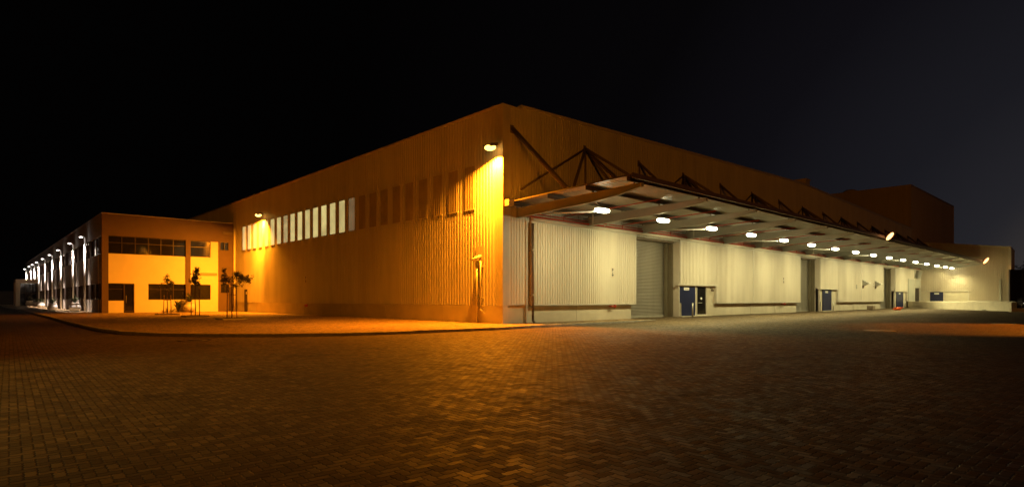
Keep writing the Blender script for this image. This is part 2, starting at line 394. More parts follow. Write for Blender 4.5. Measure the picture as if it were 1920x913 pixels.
# cream wall faces in the notches and roller door openings
nw = MB()
for (a,b) in ((16.9,22.3),(44.0,49.4),(71.4,77.75)): nw.box(a,.06,-.1,b,.30,2.4)
nw.build_each('recess_wall', M['plinth'], wh)
for (a, b) in ((11.5,16.88),(38.78,44.0),(66.0,71.4)):
    rd = MB(); rd.box(a-.3,.955,-.1,b,.98,5.42)
    zz = -.05
    while zz < 5.3:
        rd.quad((a-.3,.935,zz),(b,.935,zz),(b,.900,zz+.05),(a-.3,.900,zz+.05)); rd.quad((a-.3,.900,zz+.05),(b,.900,zz+.05),(b,.935,zz+.088),(a-.3,.935,zz+.088)); rd.quad((a-.3,.935,zz+.088),(b,.935,zz+.088),(b,.935,zz+.10),(a-.3,.935,zz+.10)); zz += .10
    # slatted curtain
    sh = rd.build('roller_door', M['shutter'], wh)
    gd = MB(); gd.box(b-.16,.38,-.05,b,.92,5.4); gd.box(b-.42,.74,-.05,b-.16,.89,5.4); gd.box(a-.2,.38,-.05,a-.05,.92,5.29); gd.build_each('guide_rail', M['guide'], sh)
    hd = MB(); hd.box(a-.3,.30,5.30,b-.02,.90,5.40); hd.build('door_hood', M['steel_d'], sh)
    bb = MB(); bb.box(a-.3,.87,-.06,b-.4,.905,.10); bb.build('bottom_rail', M['galv'], sh)
    jb = MB(); jb.box(b,-.10,-.1,b+.06,.45,5.42); jb.box(a-.25,.34,-.1,a-.06,.95,5.4); jb.box(b-.02,.0,5.42,a,.9,5.5)
    jb.build('door_jamb', M['flash'], wh)
    ga = MB(); ga.box(b+.12,-.13,-.02,b+.24,.0,1.0); ga.build('corner_guard', M['dirty'], wh)
# doors
def blue_door(x0, x1, parent, glass=None, tilt=0):
    d = MB(); d.box(x0+.04,.0,.02,x1-.04,.06,2.22); do = d.build('door', M['blue'], parent)
    fr = MB(); fr.box(x0,-.03,.0,x0+.05,.058,2.26); fr.box(x1-.05,-.03,.0,x1,.058,2.26); fr.box(x0,-.03,2.2,x1,.058,2.265); fr.build('door_frame', M['white'] if glass else M['blue'], do)
    h = MB(); h.tube((x1-.14,-.06,1.02),(x1-.30,-.06,1.02),.012); h.tube((x1-.14,.0,1.02),(x1-.14,-.06,1.02),.012); h.build('handle', M['galv'], do)
    s = MB(); c = (x0+x1)/2-.1; s.box(c-.36,-.012,1.92,c+.36,-.001,2.12); so = s.build('notice_plate', M['white'], do)
    tx = MB()
    for k in range(7): tx.box(c-.26+k*.075,-.016,1.985,c-.26+k*.075+.05,-.0125,2.05)
    tx.build('notice_lettering', M['steel'], so)
    return do
blue_door(16.98, 19.32, wh, glass=True)
d = MB(); d.box(19.5,.045,.1,20.92,.059,2.24); gdo = d.build('glass_door', M['glass'], wh)
fr = MB(); fr.box(19.45,-.02,.0,19.53,.058,2.27); fr.box(20.9,-.02,.0,20.96,.058,2.27); fr.box(19.53,-.02,2.2,20.9,.058,2.27); fr.box(19.53,-.02,-.05,20.9,.058,.12); fr.build('door_frame', M['flash'], gdo)
h = MB(); h.tube((19.75,-.04,1.0),(20.2,-.04,1.0),.02); h.box(19.75,-.05,.985,19.78,.045,1.015); h.build('handle', M['galv'], gdo)
h = MB(); h.ell((20.24,.035,1.32),.12,.012,.09); h.build('door_reflection', M['white'], gdo)  # white disc imitates a bright reflection on the glass door
blue_door(45.1, 47.6, wh)
blue_door(72.6, 75.9, wh)
# dock opening in the far bay
dk = MB(); dk.box(77.8,-.22,.93,81.15,.02,4.1); dk.build('dock_shutter', M['steel'], wh, 'weathered grey steel panel beside the dark dock opening')
dk = MB(); dk.box(81.15,-.02,.93,84.7,.03,4.1); dk.build('dock_opening', M['black'], wh)
dk = MB(); dk.box(81.2,-.2,2.9,84.6,-.03,4.05); dko = dk.build('dock_curtain', M['steel'], wh)
dk = MB(); dk.box(81.15,-.24,.93,81.32,-.02,4.1); dk.box(84.6,-.24,.93,84.75,.02,4.1); dk.box(77.75,-.26,4.1,84.8,.02,4.2); dk.build('dock_frame', M['flash'], wh)
lv = MB()
for k in range(7): lv.obox((82.6+.12*k,-.3,4.45+.17*k),2.2,.55,.04,ry=0,rx=R(35))
lv.box(81.3,-.22,4.3,81.4,-.05,5.5); lv.build('louvre_hood', M['steel'], wh)
# high windows in the side wall
for k in range(25):
    y = 39.0 - 1.5128*k
    wv = MB(); wv.corr('Y', y-.425, y+.425, 6.22, 8.56, -.046, -1, .2125, .02)
    mm = M['lit1'] if k <= 14 else M['unlit']
    if k in (7,): mm = M['lit2']
    if k == 15: mm = M['lit3']
    wo = wv.build('window', mm, wh)
    fr = MB(); fr.box(-.07,y-.46,6.17,-.03,y+.46,6.22); fr.box(-.07,y-.46,8.56,-.03,y+.46,8.60); fr.build_each('sill_flashing', M['flash'], wo)
# side door near the office
d = MB(); d.box(-.05,38.1,0,.03,38.95,2.25); do = d.build('door', M['black'], wh)
h = MB(); h.box(-.056,38.25,1.75,-.051,38.5,2.0); h.build('door_notice', M['white'], do)
d = MB(); d.box(-.02,35.7,0,.035,41.95,2.45); d.build('smooth_wall_patch', M['clad'], wh)
# downpipes
def downpipe(name, x, y, z0, z1, r, material, brackets, out, parent):
    t = MB(); t.tube((x,y,z0),(x,y,z1),r,n=14); o = t.build(name, material, parent)
    q = MB()
    for z in brackets: q.tube((x,y,z-.05),(x,y,z+.05),r*1.25,n=14); q.box(x-.02 if out=='y' else x, y if out=='y' else y-.02, z-.03, x+.02 if out=='y' else x+abs(x), y+abs(y) if out=='y' else y+.02, z+.03)
    q.build('bracket', M['steel'], o); return o
downpipe('downpipe', 1.90,-.30,.12,5.35,.065,M['steel_d'],(1.5,3.9),'y',wh)
t = MB(); t.box(1.60,-.09,-.02,1.72,.02,5.5); t.build('flat_downpipe', M['flash'], wh)
t = MB(); t.tube((1.9,-.30,.14),(1.98,-.36,.0),.065,n=12); t.build('pipe_shoe', M['steel_d'], wh)
t = MB(); t.tube((-.12,41.75,.0),(-.12,41.75,10.3),.10,n=12); t.build('downpipe', M['cream'], wh)
# overflow pipe set near the corner of the side wall
o = MB(); o.box(-.055,1.45,3.35,-.036,2.15,4.15); o.build('back_plate', M['clad'], wh)
o = MB(); o.tube((-.14,1.95,.0),(-.14,1.95,3.25),.05,n=12); oo = o.build('standpipe', M['galv'], wh)
o = MB(); o.tube((-.16,1.62,.75),(-.16,1.62,3.35),.035,n=12); o.path([(-.16,1.62,.75),(-.12,1.45,.55),(-.04,1.4,.5)],.035); o.build('standpipe', M['galv'], wh)
o = MB(); o.tube((-.05,1.72,3.62),(-.42,2.02,3.38),.085,n=16); o.build('spout', M['white'], wh)
o = MB()
for z in (.9,1.3,3.0): o.box(-.17,1.5,z,-.03,2.0,z+.05)
o.build('bracket', M['galv'], wh)

# ------------------------------------------------------------------ canopy
cn = thing('loading_canopy', 'long steel canopy on curved brackets over the loading doors', 'canopy', (1,0,6))
CX0, CX1, CW = .45, 84.3, 7.73
def zs(y): return 6.34 + .030*(-y)               # underside line of the sheet
s_ = MB(); px = []; a = CX0
while a < CX1:
    for (t, d) in ((0,0),(.1,0),(.13,.035),(.22,.035)): px.append((a+t, d))
    a += .25
k0 = len(s_.v)
for (x, d) in px:
    for (y, top) in ((-.02,0),(-CW,0),(-CW,1),(-.02,1)): s_.v.append((x, y, zs(y)+d+(.012 if top else 0)))
for i in range(len(px)-1):
    q = k0+4*i
    for f in ((0,1,5,4),(2,3,7,6),(1,2,6,5)): s_.f.append(tuple(q+j for j in f)); s_.sm.append(False)
s_.build('roof_sheet', M['soffit'], cn)
fa = MB(); fa.box(CX0-.04,-CW-.05,zs(-CW)-.13,CX1,-CW-.005,zs(-CW)+.10); fa.box(CX0-.04,-CW-.12,zs(-CW)-.13,CX1,-CW-.05,zs(-CW)-.11)
fa.build('gutter', M['steel_d'], cn)
fa = MB(); n = len(fa.v)
for y in (-.0,-CW-.05):
    for (x, dz) in ((CX0-.05,-.01),(CX0-.05,.05),(CX0+.12,.05),(CX0+.12,.04)): fa.v.append((x,y,zs(y)+dz))
for q in ((0,4,5,1),(1,5,6,2),(2,6,7,3),(3,7,4,0)): fa.f.append(tuple(n+i for i in q)); fa.sm.append(False)
fa.build('verge_flashing', M['steel_d'], cn)
fa = MB(); fa.box(CX0-.42,-.42,6.10,CX0-.06,-.08,6.42); fa.build('end_box', M['flash'], cn)
PUR = (-.35,-2.75,-5.15,-7.45)
for y in PUR:
    p = MB(); z = zs(y); p.box(CX0+.02,y-.012,z-.20,CX1-.1,y+.012,z-.004); p.box(CX0+.02,y-.10,z-.20,CX1-.1,y-.012,z-.188); p.box(CX0+.02,y-.09,z-.016,CX1-.1,y-.012,z-.004)
    p.build('purlin', M['steel_d'], cn)
def beam_mb(x):
    b = MB(); N_ = 22; k = []
    for i in range(N_+1):
        t = i/N_; y = -.02 - t*7.85
        zt = zs(y)-.27; dep = .50 - .10*t
        if t > .62: dep = .44 - ((t-.62)/.38)**1.7*.27
        k.append((y, zt, zt-dep))
    for (y0,t0,b0),(y1,t1,b1) in zip(k[:-1], k[1:]):
        for (hw, za0, za1, zb0, zb1) in ((.09,t0,t1,t0-.018,t1-.018),(.008,t0-.018,t1-.018,b0+.018,b1+.018),(.09,b0+.018,b1+.018,b0,b1)):
            n = len(b.v)
            b.v += [(x-hw,y0,zb0),(x+hw,y0,zb0),(x+hw,y0,za0),(x-hw,y0,za0),(x-hw,y1,zb1),(x+hw,y1,zb1),(x+hw,y1,za1),(x-hw,y1,za1)]
            for q in ((0,4,5,1),(1,5,6,2),(2,6,7,3),(3,7,4,0)): b.f.append(tuple(n+i for i in q)); b.sm.append(False)
    y,t,bb = k[-1]; b.box(x-.09,y-.012,bb,x+.09,y-.002,t)
    b.box(x-.12,-.06,k[0][2]-.1,x+.12,-.01,k[0][1]+.05)
    return b
b0 = beam_mb(0).build('beam', M['steel'], None)
cl = MB()
for y in PUR: cl.box(-.05,y-.012,zs(y)-.275,.05,y+.012,zs(y)-.10)
c0 = cl.build('cleat', M['steel_d'], None)
for n in range(16):
    o = b0 if n == 0 else b0.copy(); c = c0 if n == 0 else c0.copy()
    if n: COL.objects.link(o); COL.objects.link(c)
    o.location = (1.0+5.5*n, 0, 0); o.parent = cn; o.matrix_parent_inverse = Matrix.Translation((-1,0,-6)); c.parent = o
# stays and braces above the roof
AZ = 10.2; SY = -3.9
for n in range(16):
    x = 1.0+5.5*n
    xx = x-.4 if n == 0 else x
    t = MB(); t.tube((xx,-.1,AZ),(xx,SY,zs(SY)+.08),.12 if n == 0 else .085,n=12); t.box(xx-.12,-.06,AZ-.22,xx+.12,-.03,AZ+.2); t.box(xx-.08,SY-.15,zs(SY)+.03,xx+.08,SY+.15,zs(SY)+.16)
    t.build('stay_tube', M['steel_d'], cn)
    if n > 0:
        t = MB(); t.tube((x,-.10,AZ-.05),(x,-.10,zs(0)+.02),.06 if n%2 else .045,n=8); t.build('post', M['steel_d'], cn)
    if n % 2:
        for (dx, y1, r) in ((-5.5,SY,.085),(5.5,SY,.085),(5.5,-.1,.08),(-5.3,-.1,.06)):
            if x+dx > 84: continue
            t = MB(); t.tube((x,-.1,AZ),(x+dx,y1,(zs(y1)+.06) if (dx > 0 or y1 == SY) else 7.1),r,n=8); t.build('brace', M['steel_d'], cn)
for n in range(0,15,2):
    x = 1+5.5*n+4.6
    t = MB(); t.tube((x,-1.4,6.2),(x,-1.4,5.55),.045,n=8); t.tube((x+2.6,-1.6,6.2),(x+1.7,-.9,5.6),.03,n=8)
    t.build_each('dropper', M['galv'], cn)
# pipes
sp = thing('sprinkler_pipe', 'red sprinkler main with branches running along the wall under the canopy', 'pipe', (2,-.35,5.75))
t = MB(); t.tube((1.3,-.36,5.70),(84.2,-.36,5.70),.05,n=10); t.build('main_pipe', M['red'], sp)
t = MB(); t.tube((1.8,-.30,5.86),(84.2,-.30,5.86),.03,n=8); t.build('small_pipe', M['red'], sp)
for n in range(15):
    x = 1+5.5*n+3.3
    t = MB(); t.path([(x,-.36,5.7),(x,-.36,5.93),(x,-6.6,6.12)],.028,n=8)
    for y in (-1.8,-4.2,-6.4): t.tube((x,y,5.95+.03*(-y)),(x,y,5.85+.03*(-y)),.02,n=6)
    t.build('branch_pipe', M['red'], sp)
t = MB(); t.tube((1.95,-.22,5.57),(84.8,-.22,5.57),.085,n=14)
tag(t.build('round_duct', M['clad2']), 'long cream round duct capping the lower wall panels', 'duct')

# ------------------------------------------------------------------ lights
def light(name, kind, loc, col, energy, target=None, parent=None, **kw):
    d = bpy.data.lights.new(name, kind); d.color = col; d.energy = energy
    for k, v in kw.items(): setattr(d, k, v)
    o = bpy.data.objects.new(name, d); COL.objects.link(o); o.location = loc
    if target is not None: o.rotation_euler = (Vector(target)-Vector(loc)).to_track_quat('-Z','Y').to_euler()
    if parent is not None:
        o.parent = parent; o.matrix_parent_inverse = parent_world(parent).inverted()
    return o
WW = (1.,.87,.40); NA = (1.,.28,.008); FILL = (1.,.29,.008)
LIGHTS_ON = True
first = None
for n in range(16):
    x = 2.89 + 5.5*n if n < 14 else (2.89+5.5*n - (.3 if n==14 else 1.7))
    lab = f'oblong white lamp under the canopy, {ORD[n]} from the near corner'
    if n == 0:
        lt = first = thing('canopy_light', lab, 'light', (x,-4.2,5.73), 'lamps in a row under the loading canopy')
        a = MB(); a.ell((x,-4.2,5.78),.44,.20,.10,e=.7); a.build('housing', M['steel'], lt)
        a = MB(); a.ell((x,-4.2,5.71),.50,.22,.12,e=.7); a.build('lens', M['lampw'], lt)
        a = MB(); a.path([(x-.1,-4.2,5.85),(x-.35,-4.1,6.05),(x-.35,-4.1,6.3)],.02); a.build('hanger', M['galv'], lt)
    else: lt = clone(first, (x,-4.2,5.73), lab)
    light('canopy_lamp', 'AREA', (x,-4.2,5.55), WW, 88 if n < 14 else (34 if n == 14 else 14), target=(x,-1.7,3.2), parent=lt, shape='RECTANGLE', size=.8, size_y=.35, spread=R(115))
    light('canopy_lamp_glow', 'POINT', (x,-4.2,5.48), WW, 14 if n < 15 else 4, parent=lt, shadow_soft_size=.12)
    light('canopy_lamp_down', 'AREA', (x,-4.2,5.54), WW, 150 if n < 14 else (60 if n == 14 else 24), target=(x-(0 if n < 14 else 1.5),-6.2,0), parent=lt, shape='RECTANGLE', size=.8, size_y=.35, spread=R(108))
for n in range(0,16,2):
    x = 2.89+5.5*n
    t = MB(); t.tube((x-.05,-.1,5.98),(x-.05,-3.75,5.70),.05,n=10); t.build('light_strut', M['white'], cn)

def sodium(loc, label, wall_dir=(1,0,0)):
    o = thing('wall_floodlight', label, 'light', loc, 'orange sodium lamps high on the side wall'); x,y,z = loc
    a = MB(); a.obox((x,y,z+.10),.50,.62,.16,ry=R(-14)); a.build('housing', M['steel_d'], o)
    a = MB(); a.ell((x-.04,y,z-.03),.27,.33,.15); a.build('lens', M['lampo'], o)
    a = MB(); a.tube((x+.2,y,z+.1),(0,y,z+.18),.03); a.box(-.07,y-.12,z+.05,-.045,y+.12,z+.32); a.build('arm', M['galv'], o)
    return o
L1 = sodium((-.54,.34,9.12), 'glaring orange lamp at the top of the near warehouse corner')
L2 = sodium((-.62,33.3,9.10), 'orange lamp on the side wall beside the office block')
for (lp, loc, k) in ((L1,(-.44,.30,8.88),1.0),(L2,(-.50,33.3,8.88),.8)):
    x,y,z = loc
    light('sodium_lamp', 'AREA', (x,y,z), NA, (4200 if k<1 else 4300), target=(x-.20,y+(.30 if k<1 else .06),z-1), parent=lp, shape='RECTANGLE', size=.30, size_y=.30, spread=R(146))

# floods on the outer canopy edge
for i, (x, lab, tgt) in enumerate(((36.9,'small orange flood lamp halfway along the outer canopy edge',(15.2,-18.1,0)),(83.2,'small orange flood lamp at the far end of the outer canopy edge',(80,-24,0)))):
    fl = thing('edge_floodlight', lab, 'light', (x,-8.0,6.6), 'orange flood lamps on the outer canopy edge')
    a = MB(); a.tube((x,-7.78,6.5),(x-.1,-8.05,6.62),.03); a.build('arm', M['steel_d'], fl)
    a = MB(); a.obox((x,-8.08,6.66),.5,.34,.12,rz=R(-42),rx=R(40),ry=R(-32)); a.build('housing', M['steel_d'], fl)
    a = MB(); a.ell((x-.10,-8.16,6.56),.40 if i==0 else .42,.12,.13,rot=R(-42),tilt=0); 
    M_ = Matrix.Translation((x-.1,-8.16,6.58)) @ Matrix.Rotation(R(-43),4,'Z') @ Matrix.Rotation(R(-48),4,'Y')
    a = MB(); a.ell((0,0,0),.42 if i==0 else .52,.15,.15); a.v = [tuple(M_ @ Vector(v)) for v in a.v]
    a.build('lens', M['lampf'], fl)
    light('edge_flood_lamp', 'SPOT', (x-.2,-8.4,6.5), FILL, 200 if i==0 else 300, target=tgt, parent=fl, spot_size=R(32 if i==0 else 110), spot_blend=.3, shadow_soft_size=.08)

# ------------------------------------------------------------------ office block
of = thing('office_block', 'two-storey office wing with cream panels and dark ribbon windows', 'office building', (-11.5,42,0))
OY = 42.0; OX = -11.5; OL = 146
bd = MB(); bd.box(-11.30,42.25,-.1,-.02,OL,9.0); bd.build('core_wall', M['grey_panel'], of)
br = MB()
br.box(-11.52,41.86,-.1,-11.02,42.3,9.12); br.box(-11.02,41.88,7.13,-.02,42.3,9.10); br.box(-4.64,41.88,-.1,-4.21,42.3,7.13)
br.build('frame_wall', M['brown'], of)
br = MB(); br.box(-1.64,41.93,-.1,-.02,42.3,7.13); br.build('stair_wall', M['brown'], of)
cp = MB(); cp.box(-11.56,41.82,9.12,-.02,42.34,9.17); cp.box(-11.56,42.34,9.10,-11.2,OL,9.17); cp.build('coping', M['flash'], of)
cr_ = MB()
for (a,z0,b,z1) in ((-11.02,2.73,-4.64,5.47),(-4.21,2.73,-1.64,5.50),(-2.35,5.50,-1.64,7.13),(-11.02,-.1,-9.82,1.12),(-8.97,-.1,-7.84,2.73),(-7.84,-.1,-4.64,1.2),(-4.21,-.1,-1.64,1.2),(-2.35,1.2,-1.64,2.73)):
    cr_.box(a,41.97,z0,b,42.26,z1)
cr_.build_each('panel', M['cream'], of)
def owin(a, z0, b, z1, nx, nz=1, zt=None, parent=None, plane=42.10, name='window'):
    g_ = MB(); g_.box(a,plane,z0,b,plane+.02,z1); go = g_.build(name, M['glass'], parent or of)
    m_ = MB(); w_ = .035
    for k in range(nx+1):
        x = a+(b-a)*k/nx; m_.box(max(a,x-w_),plane-.05,z0,min(b,x+w_),plane-.004,z1)
    m_.box(a,plane-.052,z0,b,plane-.006,z0+.06); m_.box(a,plane-.052,z1-.06,b,plane-.006,z1)
    if zt: m_.box(a,plane-.051,zt-.03,b,plane-.005,zt+.03)
    m_.build('window_frame', M['frame'], go); return go
owin(-11.02,5.47,-4.64,7.13,6,zt=6.5)
owin(-4.21,5.50,-2.35,7.13,1,zt=6.5)
owin(-11.02,1.12,-9.82,2.73,1,zt=2.2)
owin(-7.84,1.2,-4.64,2.73,3,zt=2.2)
owin(-4.21,1.2,-2.35,2.73,1)
dd = MB(); dd.box(-9.80,42.08,0,-8.99,42.11,2.70); ddo = dd.build('entrance_door', M['glass'], of)
dd = MB(); dd.box(-9.82,42.0,0,-9.72,42.07,2.73); dd.box(-9.06,42.0,0,-8.97,42.07,2.73); dd.box(-9.72,42.0,2.62,-9.06,42.07,2.73); dd.box(-9.72,42.02,0,-9.06,42.07,.2); dd.build('door_frame', M['frame'], ddo)
dd = MB(); dd.tube((-9.62,41.98,.9),(-9.62,41.98,1.6),.015); dd.build('handle', M['galv'], ddo)
for (a,z0,b,z1) in ((-1.43,6.33,-.66,7.1),(-1.38,1.97,-.61,2.79)):
    g_ = MB(); g_.box(a,41.90,z0,b,41.925,z1); go = g_.build('window', M['glass'], of)
    m_ = MB(); m_.box(a-.03,41.88,z0-.03,b+.03,41.896,z0); m_.box(a-.03,41.88,z1,b+.03,41.896,z1+.03); m_.box((a+b)/2-.02,41.88,z0,(a+b)/2+.02,41.896,z1); m_.build('window_frame', M['frame'], go)
d = MB(); d.box(-.62,41.90,0,-.08,41.925,2.5); d.build('door', M['frame'], of)
lvr = MB()
for k in range(4): lvr.box(-1.23,41.80,7.95+.07*k,-.25,41.875,7.99+.07*k)
lvr.build('louvre', M['steel_d'], of)
lvr = MB(); lvr.box(-3.3,41.90,3.68,-1.75,41.965,3.93); lvr.build('wall_bar', M['duct'], of)  # plain tan bar across the cream panel
# long facade of the office
poles = [50.2,59.6,71.9,83.0,94.3,106.0,115.6,124.0,137.0]
fs = MB(); fs.box(-11.50,42.3,7.1,-11.28,OL,9.10); fs.build('fascia', M['grey_panel'], of)
yb = 43.5; bays = [(42.3,43.9),(44.6,49.4),(50.9,53.6)] + [(54.6,58.8),(60.6,63.6),(64.8,70.6)] + [(72.8,76.4),(77.6,82.)]
y = 84.
while y < 143: bays += [(y,y+4.1)]; y += 5.5
for (a,b) in bays:
    q = MB(); q.box(-11.46,a,-.1,-11.28,b,1.2); q.box(-11.46,a,2.72,-11.28,b,5.42); q.build_each('panel', M['grey_panel'], of)
    for (z0,z1) in ((1.2,2.72),(5.42,7.1)):
        q = MB(); q.box(-11.36,a,z0,-11.32,b,z1); qo = q.build('window', M['glass'], of)
        q = MB(); nn = max(1,int((b-a)/1.3))
        for k in range(nn+1):
            yy = a+(b-a)*k/nn; q.box(-11.42,yy-.03,z0,-11.363,yy+.03,z1)
        q.box(-11.418,a,z0,-11.365,b,z0+.05); q.build('window_frame', M['frame'], qo)
q = MB()
for (a,b),(c,d_) in zip(bays[:-1], bays[1:]): q.box(-11.34,b,-.1,-11.29,c,7.1)
q.build_each('recess_panel', M['frame'], of)
# entrance porch
po = thing('entrance_porch', 'pale boxy entrance porch at the far end of the office', 'porch', (-12.8,112,0))
q = MB(); q.box(-14.6,112,-.1,-14.0,112.5,4.75); q.box(-14.0,112,4.05,-11.5,112.5,4.75); q.box(-14.6,112.5,4.25,-11.5,119,4.75); q.box(-14.6,118.5,-.1,-14.0,119,4.25); q.box(-14.6,112.5,-.1,-14.4,118.5,.4)
q.build('surround', M['cream'], po)
q = MB(); q.box(-13.95,114,0,-11.55,114.05,4.05); qo = q.build('glazing', M['glass'], po)
q = MB()
for x in (-13.95,-13.2,-12.4,-11.62): q.box(x,113.92,0,x+.06,113.99,4.05)
q.box(-13.95,113.93,2.3,-11.5,113.98,2.4); q.build('glazing_bar', M['frame'], qo)

# column lamps along the office
first = None
for n, y in enumerate(poles):
    x = -11.80; zt = 7.45
    lab = f'slim lit column with a small white lamp, {ORD[n]} along the office front'
    if n == 0:
        pp = first = thing('column_light', lab, 'light', (x,y,0), 'lit columns along the office front')
        a = MB(); a.tube((x,y,-.01),(x,y,zt),.08,n=16); a.build('column', M['white'], pp)
        a = MB(); a.path([(x,y,zt-.05),(x-.1,y,zt+.10),(x-.34,y,zt+.12)],.03); a.build('arm', M['galv'], pp)
        a = MB(); a.ell((x-.34,y,zt+.06),.15,.12,.06); a.build('lens', M['lampp'], pp)
    else: pp = clone(first, (x,y,0), lab)
    light('column_lamp', 'SPOT', (x-.27,y,zt-.05), (1.,.80,.68), 9000, target=(x-.25,y,0), parent=pp, spot_size=R(33), spot_blend=.7, shadow_soft_size=.05)

# ------------------------------------------------------------------ pots and plants
def spiky(mb, c, n, h, spread, w=.03):
    for i in range(n):
        a = random.uniform(0,2*math.pi); t = random.uniform(.15,1); l = h*random.uniform(.6,1.05)
        d = Vector((math.cos(a)*spread*t, math.sin(a)*spread*t, 0)); s = Vector((-math.sin(a),math.cos(a),0))*w*random.uniform(.7,1.4)
        p0 = Vector(c); p1 = p0 + d*.45 + Vector((0,0,l*.62)); p2 = p0 + d + Vector((0,0,l*(1-.45*t)))
        mb.quad(p0-s*.6,p0+s*.6,p1+s,p1-s); mb.quad(p1-s,p1+s,p2+s*.1,p2-s*.1)
def leafy(mb, c, rad, n, size, flat=.0):
    for i in range(n):
        v = Vector((random.gauss(0,1),random.gauss(0,1),random.gauss(0,1))).normalized()*(random.random()**.45)
        p = Vector(c)+Vector((v.x*rad[0],v.y*rad[1],v.z*rad[2]))
        a = Vector((random.gauss(0,1),random.gauss(0,1),random.gauss(0,.7))).normalized(); b = a.orthogonal().normalized()
        b.rotate(Matrix.Rotation(random.uniform(0,6.28),3,a)); s = size*random.uniform(.6,1.3)
        mb.quad(p-a*s,p+b*s*.42,p+a*s,p-b*s*.42)
def pot(px, base, s, label, X=None, pl_label=None, plant=1):
    D = F_*1.3/(base-560); x, y = at(px, D)
    if X is not None: x, y = X
    b = MB(); b.lathe((x,y,0),[(.0,.0),(.26*s,.0),(.42*s,.10*s),(.50*s,.30*s),(.50*s,.46*s),(.42*s,.64*s),(.36*s,.70*s),(.41*s,.78*s),(.41*s,.84*s),(.33*s,.84*s),(.32*s,.72*s),(.0,.70*s)],32)
    tag(b.build('plant_pot', M['pot']), label, 'plant pot', 'round white pots along the office')
    p = MB()
    if plant == 1: spiky(p,(x,y,.70*s),46,1.0*s,.62*s,.045*s)
    else: spiky(p,(x,y,.70*s),30,.9*s,.7*s,.05*s); leafy(p,(x,y,1.2*s),(.42*s,.42*s,.4*s),140,.09*s)
    tag(p.build('pot_plant', M['leaf2']), pl_label, 'plant', 'plants in the round white pots')
pot(140,584.3,1.05,'large round white pot nearest on the long office front',pl_label='spiky plant in the nearest pot on the long office front')
pot(98,582.0,.92,'round white pot second along the long office front',pl_label='bushy plant in the second pot on the long office front',plant=2)
pot(77,577.0,.90,'round white pot third along the long office front',pl_label='bushy plant in the third pot on the long office front',plant=2)
pot(68,575.0,.95,'round white pot fourth along the office front, near the porch',pl_label='bushy plant in the fourth pot, near the porch',plant=2)
pot(55.5,573.8,1.15,'brightly lit white pot in front of the entrance porch',pl_label='small plant in the pot before the entrance porch')
pot(0,0,1.15,'round white pot against the cream wall behind the small trees',X=(-4.45,41.0),pl_label='leafy plant in the pot behind the small trees',plant=2) if False else None
x, y = -4.5, 41.1
b = MB(); s = 1.15; b.lathe((x,y,0),[(.0,.0),(.26*s,.0),(.42*s,.10*s),(.50*s,.30*s),(.50*s,.46*s),(.42*s,.64*s),(.36*s,.70*s),(.41*s,.78*s),(.41*s,.84*s),(.33*s,.84*s),(.32*s,.72*s),(.0,.70*s)],32)
tag(b.build('plant_pot', M['pot']), 'round white pot against the cream wall behind the small trees', 'plant pot', 'round white pots along the office')
p = MB(); spiky(p,(x,y,.8),30,1.2,.7,.05); leafy(p,(x,y,1.5),(.4,.4,.45),110,.10)
tag(p.build('pot_plant', M['leaf2']), 'leafy plant in the pot behind the small trees', 'plant', 'plants in the round white pots')
p = MB(); spiky(p,(-5.55,40.9,0),60,1.5,.95,.055)
tag(p.build('agave', M['leaf2']), 'spiky plant at the foot of the cream wall beside the pot', 'plant')

# ------------------------------------------------------------------ young trees
CR = Vector((.7323,-.6807,0))     # sideways as the camera sees it
def young_tree(loc, blobs, label, leaves, H):
    x, y = loc; o = thing('young_tree', label, 'tree', (x,y,0), 'young staked trees on the apron')
    t = MB(); base = Vector((x,y,0)); top = Vector((x,y,H*.62))
    pts = [base, base+Vector((.02,.01,.8)), base+Vector((-.02,.02,1.5)), top]; t.path(pts,[.035,.03,.026,.02],8)
    for (c, r, nl) in blobs:
        c3 = base + CR*c[0] + Vector((0,0,c[1])); mid = (top+c3)/2 + Vector((.03,.02,.05))
        t.path([pts[2] if c[1] < H*.7 else top, mid, c3],[.018,.013,.006],6)
        for k in range(9):
            e = c3 + Vector((random.gauss(0,r[0]*.6),random.gauss(0,r[0]*.6),random.gauss(0,r[1]*.6))); t.tube(mid.lerp(c3,random.random()),e,.006,.003,5)
    t.build('trunk', M['bark'], o)
    c_ = MB()
    for (c, r, nl) in blobs:
        c3 = base + CR*c[0] + Vector((0,0,c[1]))
        for k in range(max(5, nl//6)):
            s3 = c3 + Vector((random.gauss(0,r[0]*.55),random.gauss(0,r[0]*.55),random.gauss(0,r[1]*.55)))
            leafy(c_, s3, (.11,.11,.10), 10, .062)
    c_.build('crown', M['leaf'], o)
young_tree((-8.4,32.0),[((-.35,2.35),(.20,.22),90),((0,2.75),(.20,.35),150),((.30,2.55),(.18,.22),110),((0,3.2),(.06,.15),30),((.05,2.05),(.25,.15),50)],'slender young tree on the left of the three, thin sparse crown',0,3.3)
young_tree((-8.3,24.2),[((0,2.9),(.22,.35),330),((.12,3.3),(.15,.2),150),((-.2,2.55),(.2,.2),150),((.15,2.45),(.18,.15),90)],'young tree in the middle of the three, compact oval crown',0,3.6)
young_tree((-8.2,16.4),[((-.5,2.55),(.20,.32),230),((-.45,3.05),(.10,.22),60),((.35,2.8),(.25,.18),160),((.75,2.6),(.28,.2),220),((1.05,2.5),(.15,.16),90),((-.05,2.6),(.2,.25),60),((.3,2.1),(.4,.12),50)],'young tree nearest the warehouse wall, wide crown leaning right',0,3.4)
